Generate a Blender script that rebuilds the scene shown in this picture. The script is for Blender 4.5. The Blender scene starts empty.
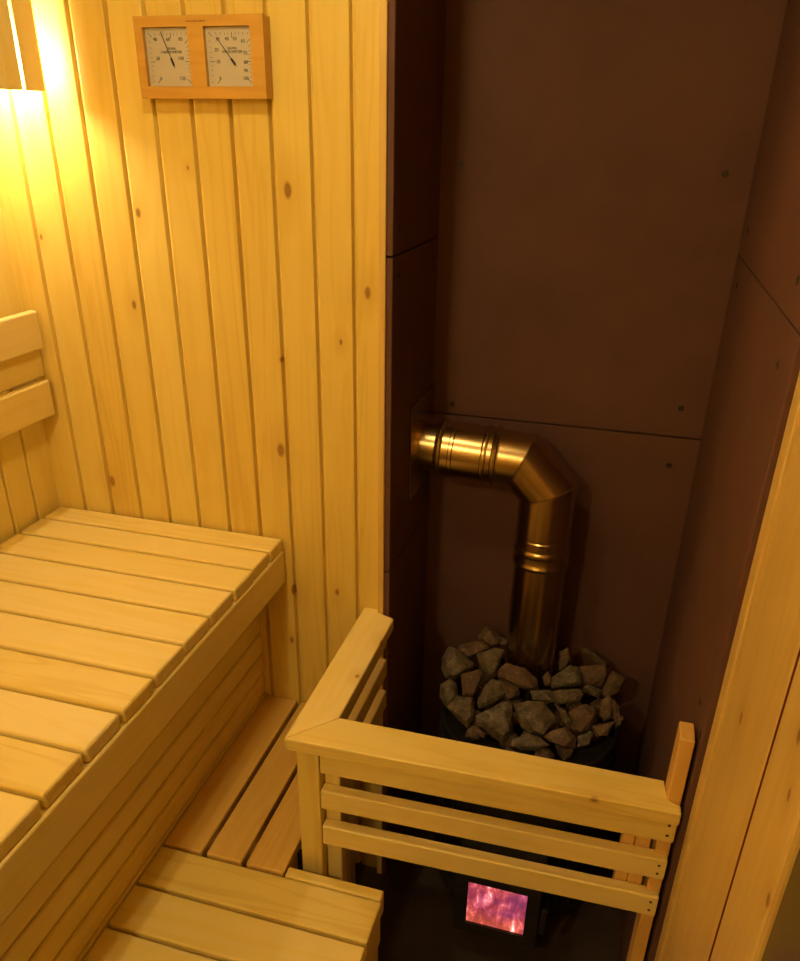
import bpy, bmesh, math, random
from mathutils import Vector, Matrix

SC = bpy.context.scene
COL = SC.collection

# ---------------------------------------------------------------- camera
CAM_POS = Vector((1.2138, -1.4, 1.665))
R_RIGHT = Vector((0.96173707, 0.27355157, 0.01520994))
R_DOWN = Vector((0.13623681, -0.42933173, -0.8928123))
R_FWD = Vector((-0.23770009, 0.86072284, -0.45017203))
cam_data = bpy.data.cameras.new('camera')
cam = bpy.data.objects.new('camera', cam_data)
COL.objects.link(cam)
m = Matrix((R_RIGHT, -R_DOWN, -R_FWD)).transposed().to_4x4()
m.translation = CAM_POS
cam.matrix_world = m
cam_data.sensor_fit = 'AUTO'
cam_data.sensor_width = 36.0
cam_data.lens = 789.6 / 961.0 * 36.0
cam_data.shift_y = 54.25 / 961.0
cam_data.clip_start = 0.01
SC.camera = cam

# ---------------------------------------------------------------- world, exposure
world = bpy.data.worlds.new('world')
SC.world = world
world.use_nodes = True
world.node_tree.nodes['Background'].inputs['Color'].default_value = (1.0, 0.6, 0.3, 1)
world.node_tree.nodes['Background'].inputs['Strength'].default_value = 0.0
SC.view_settings.view_transform = 'Standard'
SC.view_settings.look = 'None'
SC.view_settings.gamma = 1.0
SC.view_settings.use_curve_mapping = False
SC.view_settings.exposure = 0.0

FILL_COLOR = (1.0, 0.80, 0.36)
CORNER_COLOR = (1.0, 0.83, 0.55)
LAMP_STRENGTH = 370.0        # glowing bulb in the corner by the bench
FILL2_STRENGTH = 1020.0        # added fill light behind the camera, no such lamp known
FILL3_STRENGTH = 300.0       # added fill light above the bench end, out of view       

random.seed(7)

# ---------------------------------------------------------------- helpers
def prop(o, label=None, cat=None, group=None, kind=None):
    if label: o['label'] = label
    if cat: o['category'] = cat
    if group: o['group'] = group
    if kind: o['kind'] = kind
    return o


def thing(name, label, cat, loc=(0, 0, 0), group=None):
    o = bpy.data.objects.new(name, None)
    o.empty_display_size = 0.05
    COL.objects.link(o)
    o.location = loc
    return prop(o, label, cat, group)


def world_loc(o):
    v = Vector(o.location)
    while o.parent:
        o = o.parent
        v += Vector(o.location)
    return v


def obj(name, bm, mat, parent=None, smooth=False, origin=None):
    """one mesh object; bm is in world coordinates, origin = its pivot"""
    if origin is None:
        lo = Vector((1e9,) * 3); hi = Vector((-1e9,) * 3)
        for v in bm.verts:
            for k in range(3):
                lo[k] = min(lo[k], v.co[k]); hi[k] = max(hi[k], v.co[k])
        origin = Vector(((lo.x + hi.x) / 2, (lo.y + hi.y) / 2, lo.z))
    origin = Vector(origin)
    bmesh.ops.recalc_face_normals(bm, faces=bm.faces)
    bm.transform(Matrix.Translation(-origin))
    me = bpy.data.meshes.new(name)
    bm.to_mesh(me); bm.free()
    if smooth:
        for p in me.polygons: p.use_smooth = True
    if isinstance(mat, (list, tuple)):
        for q in mat: me.materials.append(q)
    else:
        me.materials.append(mat)
    o = bpy.data.objects.new(name, me)
    COL.objects.link(o)
    if parent:
        o.parent = parent
        o.location = origin - world_loc(parent)
    else:
        o.location = origin
    return o


def box_into(bm, p0, p1, mat_index=0):
    x0, y0, z0 = p0; x1, y1, z1 = p1
    vs = [bm.verts.new(c) for c in ((x0, y0, z0), (x1, y0, z0), (x1, y1, z0), (x0, y1, z0),
                                    (x0, y0, z1), (x1, y0, z1), (x1, y1, z1), (x0, y1, z1))]
    fs = []
    for f in ((0, 3, 2, 1), (4, 5, 6, 7), (0, 1, 5, 4), (1, 2, 6, 5), (2, 3, 7, 6), (3, 0, 4, 7)):
        fc = bm.faces.new([vs[i] for i in f]); fc.material_index = mat_index; fs.append(fc)
    return vs, fs


def box(p0, p1, r=0.0, seg=2):
    bm = bmesh.new()
    box_into(bm, p0, p1)
    if r > 0:
        bmesh.ops.bevel(bm, geom=list(bm.edges), offset=r, segments=seg, profile=0.5, affect='EDGES')
    return bm


def board(name, p0, p1, mat, parent=None, r=0.003, seg=2):
    p0, p1 = [min(a, b) for a, b in zip(p0, p1)], [max(a, b) for a, b in zip(p0, p1)]
    return obj(name, box(p0, p1, r, seg), mat, parent, smooth=False)


def prism(poly, z0, z1, r=0.0, seg=2, sel=None):
    """poly in xy, extruded in z"""
    bm = bmesh.new()
    a = [bm.verts.new((x, y, z0)) for x, y in poly]
    b = [bm.verts.new((x, y, z1)) for x, y in poly]
    bm.faces.new(a[::-1]); bm.faces.new(b)
    n = len(poly)
    for i in range(n):
        bm.faces.new((a[i], a[(i + 1) % n], b[(i + 1) % n], b[i]))
    if r > 0:
        ed = [e for e in bm.edges if sel is None or sel(e)]
        bmesh.ops.bevel(bm, geom=ed, offset=r, segments=seg, profile=0.5, affect='EDGES')
    return bm


def sweep(bm, pts, prof_r, n=40, cap=True):
    """rings of given radius at points along a path of planes: pts = [(center, normal, r)]"""
    rings = []
    for c, nrm, r in pts:
        c = Vector(c); nrm = Vector(nrm).normalized()
        yax = Vector((0, 1, 0))
        u = yax; v = nrm.cross(yax).normalized()
        rings.append([bm.verts.new(c + u * (math.cos(t) * r) + v * (math.sin(t) * r * prof_r))
                      for t in [2 * math.pi * i / n for i in range(n)]])
    for a, b in zip(rings, rings[1:]):
        for i in range(n):
            bm.faces.new((a[i], a[(i + 1) % n], b[(i + 1) % n], b[i]))
    if cap:
        bm.faces.new(rings[0][::-1]); bm.faces.new(rings[-1])
    return rings


def lathe(cx, cy, prof, n=48, cap=True):
    bm = bmesh.new()
    rings = []
    for r, z in prof:
        rings.append([bm.verts.new((cx + r * math.cos(2 * math.pi * i / n), cy + r * math.sin(2 * math.pi * i / n), z))
                      for i in range(n)])
    for a, b in zip(rings, rings[1:]):
        for i in range(n):
            bm.faces.new((a[i], a[(i + 1) % n], b[(i + 1) % n], b[i]))
    if cap:
        bm.faces.new(rings[0][::-1]); bm.faces.new(rings[-1])
    return bm


# ---------------------------------------------------------------- materials
class NT:
    def __init__(self, name):
        self.m = bpy.data.materials.new(name)
        self.m.use_nodes = True
        self.t = self.m.node_tree
        self.b = self.t.nodes['Principled BSDF']

    def n(self, kind, **kw):
        nd = self.t.nodes.new(kind)
        for k, v in kw.items():
            if k.startswith('i_'):
                nd.inputs[k[2:].replace('_', ' ')].default_value = v
            else:
                setattr(nd, k, v)
        return nd

    def l(self, a, b): self.t.links.new(a, b)

    def math(self, op, a, b=None, c=None, clamp=False):
        nd = self.n('ShaderNodeMath', operation=op, use_clamp=clamp)
        for i, v in enumerate((a, b, c)):
            if v is None: continue
            if isinstance(v, (int, float)): nd.inputs[i].default_value = v
            else: self.l(v, nd.inputs[i])
        return nd.outputs[0]

    def vmath(self, op, a, b=None):
        nd = self.n('ShaderNodeVectorMath', operation=op)
        for i, v in enumerate((a, b)):
            if v is None: continue
            if isinstance(v, tuple): nd.inputs[i].default_value = v
            else: self.l(v, nd.inputs[i])
        return nd

    def mix(self, fac, a, b, blend='MIX'):
        nd = self.n('ShaderNodeMix', data_type='RGBA', blend_type=blend)
        for s, v in ((nd.inputs[0], fac), (nd.inputs[6], a), (nd.inputs[7], b)):
            if isinstance(v, (int, float)): s.default_value = v
            elif isinstance(v, tuple): s.default_value = (*v, 1)[:4]
            else: self.l(v, s)
        return nd.outputs[2]

    def ramp(self, fac, stops):
        nd = self.n('ShaderNodeValToRGB')
        while len(nd.color_ramp.elements) < len(stops): nd.color_ramp.elements.new(0.5)
        for e, (p, c) in zip(nd.color_ramp.elements, stops):
            e.position = p; e.color = (*c, 1)
        self.l(fac, nd.inputs[0])
        return nd.outputs[0]


LIGHT = (0.84, 0.665, 0.30)
MID = (0.80, 0.600, 0.175)
DARK = (0.63, 0.38, 0.085)


def wood(name, axis, light=LIGHT, midc=MID, dark=DARK, panel=None, rough=0.42, knots=(), knot_density=1.0, tint=0.5, kscale=None):
    """pine / aspen boards with the grain along `axis`; panel=(axis,pitch,offset): a colour change for each plank"""
    k = NT(name)
    tc = k.n('ShaderNodeTexCoord')
    co = tc.outputs['Object']
    oi = k.n('ShaderNodeObjectInfo')
    rnd = oi.outputs['Random']
    sep = k.n('ShaderNodeSeparateXYZ'); k.l(co, sep.inputs[0])
    if panel:
        pa, pitch, off = panel
        idx = k.math('FLOOR', k.math('DIVIDE', k.math('ADD', sep.outputs['xyz'.index(pa)], off), pitch))
        wn = k.n('ShaderNodeTexWhiteNoise', noise_dimensions='1D'); k.l(idx, wn.inputs['W'])
        rnd = wn.outputs['Value']
    off = k.n('ShaderNodeCombineXYZ')
    r1 = k.math('MULTIPLY', rnd, 37.0)
    for i in range(3): k.l(r1, off.inputs[i])
    v0 = k.vmath('ADD', co, off.outputs[0]).outputs[0]
    S = {'x': (0.7, 9.0, 9.0), 'y': (9.0, 0.7, 9.0), 'z': (9.0, 9.0, 0.7)}[axis]
    v = k.vmath('MULTIPLY', v0, S).outputs[0]
    # slow figure, then growth rings made from it, then fine fibre
    n1 = k.n('ShaderNodeTexNoise', i_Scale=1.3, i_Detail=3.0, i_Roughness=0.5, i_Distortion=0.3); k.l(v, n1.inputs['Vector'])
    rings = k.math('SINE', k.math('MULTIPLY', n1.outputs['Fac'], 62.0))
    rings = k.math('MULTIPLY_ADD', rings, 0.5, 0.5)
    rings = k.math('POWER', rings, 2.2)
    S2 = {'x': (4.0, 160.0, 160.0), 'y': (160.0, 4.0, 160.0), 'z': (160.0, 160.0, 4.0)}[axis]
    v2 = k.vmath('MULTIPLY', v0, S2).outputs[0]
    n2 = k.n('ShaderNodeTexNoise', i_Scale=1.0, i_Detail=4.0, i_Roughness=0.6); k.l(v2, n2.inputs['Vector'])
    n3 = k.n('ShaderNodeTexNoise', i_Scale=0.45, i_Detail=2.0); k.l(v, n3.inputs['Vector'])
    f = k.math('MULTIPLY_ADD', rings, 0.22, k.math('MULTIPLY', n2.outputs['Fac'], 0.22))
    f = k.math('ADD', f, k.math('MULTIPLY_ADD', n3.outputs['Fac'], 0.9, -0.33))
    f = k.math('ADD', f, k.math('MULTIPLY_ADD', rnd, tint, -tint / 2), clamp=True)
    c = k.ramp(f, [(0.0, light), (0.5, midc), (1.0, dark)])
    # sparse random knots
    S3 = {'x': (1.0, 2.1, 2.1), 'y': (2.1, 1.0, 2.1), 'z': (2.1, 2.1, 1.0)}[axis]
    v3 = k.vmath('MULTIPLY', v0, S3).outputs[0]
    vo = k.n('ShaderNodeTexVoronoi', i_Scale=3.2); k.l(v3, vo.inputs['Vector'])
    sel = k.n('ShaderNodeSeparateColor'); k.l(vo.outputs['Color'], sel.inputs[0])
    rad = k.math('MULTIPLY', k.math('GREATER_THAN', sel.outputs[0], 1.0 - 0.35 * knot_density), k.math('MULTIPLY_ADD', sel.outputs[1], 0.022, 0.010))
    kn = k.math('SUBTRACT', 1.0, k.math('DIVIDE', vo.outputs['Distance'], k.math('ADD', rad, 0.0001)), clamp=True)
    kn = k.math('MULTIPLY', kn, 2.2, clamp=True)
    c = k.mix(kn, c, (0.20, 0.065, 0.018))
    for (kx, ky, kz, kr) in knots:
        d = k.vmath('SUBTRACT', co, (kx, ky, kz)).outputs[0]
        d = k.vmath('MULTIPLY', d, kscale or {'x': (.55, 1, 1), 'y': (1, .55, 1), 'z': (1, 0.1, .55)}[axis]).outputs[0]
        ln = k.vmath('LENGTH', d).outputs['Value']
        wob = k.math('MULTIPLY_ADD', n2.outputs['Fac'], 0.004, ln)
        a = k.math('SUBTRACT', 1.0, k.math('DIVIDE', wob, kr + 0.002), clamp=True)
        c = k.mix(k.math('MULTIPLY', a, 2.5, clamp=True), c, (0.17, 0.05, 0.015))
        halo = k.math('SUBTRACT', 1.0, k.math('DIVIDE', ln, kr * 5), clamp=True)
        c = k.mix(k.math('MULTIPLY', halo, 0.45), c, dark)
    k.l(c, k.b.inputs['Base Color'])
    k.b.inputs['Roughness'].default_value = rough
    k.b.inputs['Specular IOR Level'].default_value = 0.35
    bp = k.n('ShaderNodeBump', i_Strength=0.12, i_Distance=0.001)
    k.l(n2.outputs['Fac'], bp.inputs['Height']); k.l(bp.outputs[0], k.b.inputs['Normal'])
    return k.m


WOOD_X = wood('bench_wood_x', 'x', tint=0.35, knot_density=0.5)
WOOD_Y = wood('bench_wood_y', 'y', tint=0.35, knot_density=0.5)
WOOD_Z = wood('bench_wood_z', 'z', tint=0.35, knot_density=0.5)
WOOD_LOW_Y = wood('lower_bench_wood_dim_light', 'y', tint=0.3, knot_density=0.5, light=(0.76, 0.50, 0.15), midc=(0.70, 0.43, 0.11), dark=(0.55, 0.28, 0.06))  # bench wood made redder and darker: dim bounced light put into the colour
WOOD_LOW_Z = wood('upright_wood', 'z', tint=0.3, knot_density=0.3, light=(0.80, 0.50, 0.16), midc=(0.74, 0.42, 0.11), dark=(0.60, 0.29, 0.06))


def knotted(o, name, axis, pts, kscale, **kw):
    w = world_loc(o)
    o.data.materials[0] = wood(name, axis, knots=[(x - w.x, y - w.y, z - w.z, r) for x, y, z, r in pts], kscale=kscale, **kw)


TRIM_KW = dict(light=(0.72, 0.51, 0.18), midc=(0.66, 0.42, 0.12), dark=(0.52, 0.27, 0.06), tint=0.2, knot_density=0.5)
PITCH = 0.0737
PINE_BACK = wood('pine_panelling_back', 'z', panel=('x', PITCH, 0.0045), knot_density=0.3, tint=0.45,
                 light=(0.81, 0.62, 0.18), midc=(0.76, 0.54, 0.125), dark=(0.58, 0.34, 0.06),
                 knots=[(0.307, 0, 1.53, 0.006), (0.612, 0, 1.578, 0.009), (0.272, 0, 1.359, 0.006), (0.42, 0, 1.609, 0.003), (0.582, 0, 1.275, 0.004), (0.571, 0, 1.088, 0.01), (0.155, 0, 0.965, 0.009), (0.759, 0, 1.412, 0.007), (0.706, 0, 1.319, 0.004), (0.584, 0, 0.757, 0.009), (0.686, 0, 0.77, 0.006), (0.082, 0, 1.477, 0.004), (0.146, 0, 1.691, 0.004), (0.572, 0, 0.621, 0.006)])
PINE_LEFT = wood('pine_panelling_left', 'z', panel=('y', PITCH, 0.0), knot_density=0.3, tint=0.45,
                 light=(0.81, 0.62, 0.18), midc=(0.76, 0.54, 0.125), dark=(0.58, 0.34, 0.06))
TRIM_WOOD = wood('door_frame_wood', 'z', light=(0.72, 0.51, 0.18), midc=(0.66, 0.42, 0.12), dark=(0.52, 0.27, 0.06),
                 knot_density=0.8, tint=0.2)
FRAME_WOOD = wood('gauge_frame_wood', 'x', light=(0.66, 0.38, 0.09), midc=(0.58, 0.31, 0.06), dark=(0.48, 0.23, 0.04),
                  knot_density=0.0, tint=0.1, rough=0.35)


def simple(name, color, rough=0.5, metal=0.0, noise=None, bump=0.0, spec=0.5):
    k = NT(name)
    k.b.inputs['Roughness'].default_value = rough
    k.b.inputs['Metallic'].default_value = metal
    k.b.inputs['Specular IOR Level'].default_value = spec
    if noise:
        scale, amt = noise
        tc = k.n('ShaderNodeTexCoord')
        nz = k.n('ShaderNodeTexNoise', i_Scale=scale, i_Detail=5.0, i_Roughness=0.6); k.l(tc.outputs['Object'], nz.inputs['Vector'])
        lo = tuple(max(0, x * (1 - amt)) for x in color); hi = tuple(min(1, x * (1 + amt)) for x in color)
        k.l(k.ramp(nz.outputs['Fac'], [(0.3, lo), (0.7, hi)]), k.b.inputs['Base Color'])
        if bump:
            bp = k.n('ShaderNodeBump', i_Strength=bump, i_Distance=0.002)
            k.l(nz.outputs['Fac'], bp.inputs['Height']); k.l(bp.outputs[0], k.b.inputs['Normal'])
    else:
        k.b.inputs['Base Color'].default_value = (*color, 1)
    return k.m


CEMENT = simple('cement_board', (0.125, 0.058, 0.048), 0.75, noise=(5.0, 0.12), bump=0.05, spec=0.25)
SEAM_DARK = simple('dark_backing_board', (0.02, 0.014, 0.011), 0.9)
FLOOR_TILE = simple('dark_floor_tile', (0.05, 0.032, 0.026), 0.5, noise=(9.0, 0.3))
STOVE_BLACK = simple('black_stove_steel', (0.018, 0.015, 0.014), 0.55, metal=0.0, noise=(30, 0.3), spec=0.4)
SCREW = simple('screw_steel', (0.045, 0.03, 0.022), 0.45, metal=0.4)
SCREW_DARK = simple('countersunk_screw', (0.08, 0.045, 0.02), 0.5, metal=0.3)
BLACK = simple('black_print', (0.012, 0.010, 0.010), 0.6)
DIAL = simple('dial_card', (0.52, 0.47, 0.43), 0.6, noise=(3.0, 0.03))
BRASS = simple('lamp_socket', (0.5, 0.4, 0.3), 0.4)
GASKET = simple('red_brown_door_gasket', (0.15, 0.012, 0.005), 0.8)


def steel():
    k = NT('flue_steel')
    tc = k.n('ShaderNodeTexCoord')
    nz = k.n('ShaderNodeTexNoise', i_Scale=5.0, i_Detail=1.0); k.l(tc.outputs['Object'], nz.inputs['Vector'])
    k.l(k.ramp(nz.outputs['Fac'], [(0.3, (0.48, 0.345, 0.18)), (0.7, (0.52, 0.38, 0.20))]), k.b.inputs['Base Color'])
    k.b.inputs['Metallic'].default_value = 1.0
    k.l(k.math('MULTIPLY_ADD', nz.outputs['Fac'], 0.04, 0.24), k.b.inputs['Roughness'])
    return k.m


STEEL = steel()


def stone_mat(name, a, b, vein):
    k = NT(name)
    tc = k.n('ShaderNodeTexCoord')
    oi = k.n('ShaderNodeObjectInfo')
    off = k.n('ShaderNodeCombineXYZ')
    r = k.math('MULTIPLY', oi.outputs['Random'], 23.0)
    for i in range(3): k.l(r, off.inputs[i])
    v = k.vmath('ADD', tc.outputs['Object'], off.outputs[0]).outputs[0]
    n1 = k.n('ShaderNodeTexNoise', i_Scale=45.0, i_Detail=8.0, i_Roughness=0.7); k.l(v, n1.inputs['Vector'])
    c = k.ramp(n1.outputs['Fac'], [(0.3, a), (0.7, b)])
    n2 = k.n('ShaderNodeTexNoise', i_Scale=22.0, i_Detail=4.0, i_Distortion=0.8); k.l(v, n2.inputs['Vector'])
    ve = k.math('ABSOLUTE', k.math('SUBTRACT', n2.outputs['Fac'], 0.5))
    ve = k.math('SUBTRACT', 1.0, k.math('MULTIPLY', ve, 55.0), clamp=True)
    c = k.mix(k.math('MULTIPLY', ve, 0.45), c, vein)
    k.l(c, k.b.inputs['Base Color'])
    k.b.inputs['Roughness'].default_value = 0.8
    bp = k.n('ShaderNodeBump', i_Strength=0.7, i_Distance=0.003)
    n3 = k.n('ShaderNodeTexNoise', i_Scale=90.0, i_Detail=6.0); k.l(v, n3.inputs['Vector'])
    k.l(n3.outputs['Fac'], bp.inputs['Height']); k.l(bp.outputs[0], k.b.inputs['Normal'])
    return k.m


STONE = stone_mat('grey_sauna_stone', (0.055, 0.042, 0.030), (0.22, 0.17, 0.125), (0.40, 0.32, 0.24))
STONE_BROWN = stone_mat('brown_sauna_stone', (0.08, 0.048, 0.032), (0.19, 0.115, 0.078), (0.30, 0.20, 0.13))


def emit(name, color, strength):
    k = NT(name)
    k.b.inputs['Base Color'].default_value = (*color, 1)
    k.b.inputs['Emission Color'].default_value = (*color, 1)
    k.b.inputs['Emission Strength'].default_value = strength
    return k.m


BULB = emit('glowing_bulb', CORNER_COLOR, LAMP_STRENGTH)
FILL_GLOW3 = emit('added_fill_glow_bench', FILL_COLOR, FILL3_STRENGTH)
FILL_GLOW2 = emit('added_fill_glow_rear', FILL_COLOR, FILL2_STRENGTH)


def fire():
    k = NT('fire_behind_stove_glass')
    tc = k.n('ShaderNodeTexCoord')
    v = k.vmath('MULTIPLY', tc.outputs['Object'], (1.0, 1.0, 0.45)).outputs[0]
    n1 = k.n('ShaderNodeTexNoise', i_Scale=38.0, i_Detail=5.0, i_Roughness=0.6, i_Distortion=0.3); k.l(v, n1.inputs['Vector'])
    n2 = k.n('ShaderNodeTexNoise', i_Scale=11.0, i_Detail=2.0); k.l(tc.outputs['Object'], n2.inputs['Vector'])
    c = k.ramp(n1.outputs['Fac'], [(0.30, (0.22, 0.03, 0.08)), (0.46, (0.42, 0.045, 0.07)), (0.57, (0.66, 0.10, 0.11)), (0.65, (1.0, 0.35, 0.33)), (0.72, (1.0, 0.85, 0.8))])
    sep = k.n('ShaderNodeSeparateXYZ'); k.l(tc.outputs['Object'], sep.inputs[0])
    low = k.math('SUBTRACT', 1.0, k.math('DIVIDE', sep.outputs[2], 0.05), clamp=True)
    c = k.mix(k.math('MULTIPLY', low, 0.55), c, (0.80, 0.13, 0.03))
    c = k.mix(k.math('MULTIPLY', k.math('SUBTRACT', n2.outputs['Fac'], 0.45, clamp=True), 2.0, clamp=True), c, (0.35, 0.08, 0.30))
    k.b.inputs['Base Color'].default_value = (0.02, 0.01, 0.01, 1)
    k.b.inputs['Roughness'].default_value = 0.1
    k.l(c, k.b.inputs['Emission Color'])
    k.l(k.math('MULTIPLY_ADD', k.math('POWER', n1.outputs['Fac'], 6.0), 14.0, 0.75), k.b.inputs['Emission Strength'])
    return k.m


FIRE = fire()


def bronze_glass():
    k = NT('bronze_door_glass')
    k.b.inputs['Base Color'].default_value = (0.12, 0.085, 0.035, 1)
    k.b.inputs['Roughness'].default_value = 0.28
    k.b.inputs['Transmission Weight'].default_value = 0.25
    k.b.inputs['IOR'].default_value = 1.45
    return k.m


GLASS = bronze_glass()

# ---------------------------------------------------------------- the room
FZ = -0.06            # floor level
CZ = 2.15             # ceiling level
XN0, XN1 = 0.797, 0.809   # cement board lining the niche's left side
XR = 1.405            # right side of the niche
YB = 0.33             # back of the niche
YC = -0.415           # where the cement board on the right ends
YF = -2.15            # wall behind the photographer


def panelled(a0, a1, z0, z1, first, mapper, thick=0.02):
    """tongue and groove boards: profile across, extruded in z. mapper(t, depth, z) -> xyz"""
    prof = []
    js = []
    g = first
    while g < a1 - 0.012:
        if g > a0 + 0.012: js.append(g)
        g += PITCH
    prof.append((a0, 0.0))
    for g in js:
        prof += [(g - 0.0080, 0.0), (g - 0.0066, 0.0008), (g - 0.0040, 0.0100), (g - 0.0006, 0.0100), (g + 0.0000, 0.0030),
                 (g + 0.0016, 0.0014), (g + 0.0034, 0.0004), (g + 0.0050, 0.0)]
    prof.append((a1, 0.0))
    bm = bmesh.new()
    lo = [bm.verts.new(mapper(t, d, z0)) for t, d in prof] + [bm.verts.new(mapper(a1, thick, z0)), bm.verts.new(mapper(a0, thick, z0))]
    hi = [bm.verts.new(mapper(t, d, z1)) for t, d in prof] + [bm.verts.new(mapper(a1, thick, z1)), bm.verts.new(mapper(a0, thick, z1))]
    n = len(lo)
    bm.faces.new(lo[::-1]); bm.faces.new(hi)
    for i in range(n):
        bm.faces.new((lo[i], lo[(i + 1) % n], hi[(i + 1) % n], hi[i]))
    return bm


def struct(name, bm, mat, parent=None, origin=(0, 0, 0)):
    o = obj(name, bm, mat, parent, origin=origin)
    if parent is None: o['kind'] = 'structure'
    return o


struct('floor', box((-0.03, YF - .02, FZ - 0.03), (1.6, YB + 0.02, FZ)), FLOOR_TILE)
struct('ceiling', box((-0.03, YF - .02, CZ), (1.6, YB + 0.02, CZ + 0.03)), PINE_LEFT)
struct('wall_back', panelled(0.0, 0.784, FZ, CZ, 0.0725, lambda t, d, z: (t, d, z)), PINE_BACK)
struct('wall_left', panelled(-0.0, -YF, FZ, CZ, 0.0737, lambda t, d, z: (-d, -t, z)), PINE_LEFT)
struct('wall_front', panelled(0.0, 1.45, FZ, CZ, 0.0725, lambda t, d, z: (t, YF - d, z)), PINE_BACK)


def seamed(axis_mapper, a0, a1, seams, z0=FZ, z1=CZ, gap=0.0034, thick=0.012, backing=0.004):
    """cement boards stacked with thin open joints, on a dark backing"""
    bm = bmesh.new()
    zs = [z0] + list(seams) + [z1]
    for i in range(len(zs) - 1):
        p0, p1 = zs[i] + (gap / 2 if i else 0), zs[i + 1] - (gap / 2 if i < len(zs) - 2 else 0)
        q0 = axis_mapper(a0, 0, p0); q1 = axis_mapper(a1, thick, p1)
        vs, fs = box_into(bm, [min(a, b) for a, b in zip(q0, q1)], [max(a, b) for a, b in zip(q0, q1)])
        bmesh.ops.bevel(bm, geom=list({e for f in fs for e in f.edges}), offset=0.0012, segments=1, affect='EDGES')
    q0 = axis_mapper(a0, thick, z0); q1 = axis_mapper(a1, thick + backing, z1)
    box_into(bm, [min(a, b) for a, b in zip(q0, q1)], [max(a, b) for a, b in zip(q0, q1)], 1)
    return bm


def add_wall(name, bm):
    o = obj(name, bm, (CEMENT, SEAM_DARK), None, origin=(0, 0, 0))
    o['kind'] = 'structure'
    return o


wnb = add_wall('wall_niche_back', seamed(lambda t, d, z: (t, YB + d, z), XN1 - 0.012, XR + 0.03, (1.091,)))
wnl = add_wall('wall_niche_left', seamed(lambda t, d, z: (XN1 - d, t, z), -0.012, YB, (0.847, 1.477), backing=0.0))
wnr = add_wall('wall_right', seamed(lambda t, d, z: (XR + d, t, z), YC, YB, (1.471,)))


def screw_head(p, nrm, r=0.0064, mat=SCREW, parent=None, name='screw', h=0.002):
    bm = bmesh.new()
    nrm = Vector(nrm).normalized()
    q = nrm.to_track_quat('Z', 'Y').to_matrix().to_4x4()
    n = 10
    prof = [(r, 0), (r, h * 0.4), (r * 0.75, h), (r * 0.3, h), (r * 0.25, h * 0.4)]
    rings = []
    for rr, z in prof:
        rings.append([bm.verts.new(q @ Vector((rr * math.cos(2 * math.pi * i / n), rr * math.sin(2 * math.pi * i / n), z)) + Vector(p)) for i in range(n)])
    for a, b in zip(rings, rings[1:]):
        for i in range(n): bm.faces.new((a[i], a[(i + 1) % n], b[(i + 1) % n], b[i]))
    bm.faces.new(rings[-1])
    return obj(name, bm, mat, parent, smooth=False, origin=p)


for x, z in ((0.851, 1.617), (1.356, 1.612), (1.353, 1.157), (1.350, 1.026), (0.855, 1.116)):
    screw_head((x, YB, z), (0, -1, 0), parent=wnb)
for y, z in ((-0.33, 1.418), (-0.333, 0.891), (-0.33, 1.52), (0.242, 1.523), (0.241, 1.427), (-0.395, 0.877)):
    screw_head((XR, y, z), (-1, 0, 0), parent=wnr)
for y, z in ((0.03, 1.44), (0.29, 1.44), (0.03, 1.52), (0.03, 0.90), (0.29, 0.90)):
    screw_head((XN1, y, z), (1, 0, 0), parent=wnl)

# strip closing the end of the pine wall
o = struct('trim_1', box((0.784, -0.016, FZ), (0.797, 0.02, CZ), 0.002), TRIM_WOOD)

# wooden door frame on the right
bm = bmesh.new()
struct('trim_2', box((XR + 0.008, -0.4535, FZ), (XR + 0.034, YC + 0.0, CZ), 0.0025), TRIM_WOOD)
trim3 = struct('trim_3', box((XR + 0.013, -0.684, FZ), (XR + 0.034, -0.4545, CZ), 0.0025), TRIM_WOOD)
door = obj('door_1', box((XR + 0.012, -0.822, FZ), (XR + 0.034, -0.6930, CZ - .12), 0.005), TRIM_WOOD, None, origin=(XR + 0.012, -0.75, FZ))
door['kind'] = 'structure'
obj('glass_pane', box((XR + 0.020, -1.46, FZ + 0.05), (XR + 0.027, -0.820, CZ - .15)), GLASS, door)
obj('gasket', box((XR + 0.0138, -0.6868, FZ), (XR + 0.033, -0.6842, CZ - .121)), GASKET, door)
obj('door_stile', box((XR + 0.012, -1.56, FZ), (XR + 0.034, -1.45, CZ - .12), 0.003), TRIM_WOOD, door)
struct('wall_entrance', panelled(1.565, -YF, FZ, CZ, 1.60, lambda t, d, z: (XR + 0.012 + d, -t, z)), PINE_LEFT)
struct('trim_4', box((XR + 0.012, -1.565, CZ - 0.12), (XR + 0.034, -0.684, CZ), 0.003), TRIM_WOOD)


knotted(trim3, 'door_frame_wood_knots', 'z', [(1.418, -0.542, 1.03, 0.007), (1.418, -0.388, 0.935, 0.004), (1.418, -0.358, 1.076, 0.005)], (0.1, 1.0, 0.55), **TRIM_KW)
knotted(door, 'door_wood_knots', 'z', [(1.417, -0.761, 1.184, 0.007), (1.417, -0.782, 1.132, 0.005), (1.417, -0.813, 1.029, 0.006)], (0.1, 1.0, 0.55), **TRIM_KW)

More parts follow.
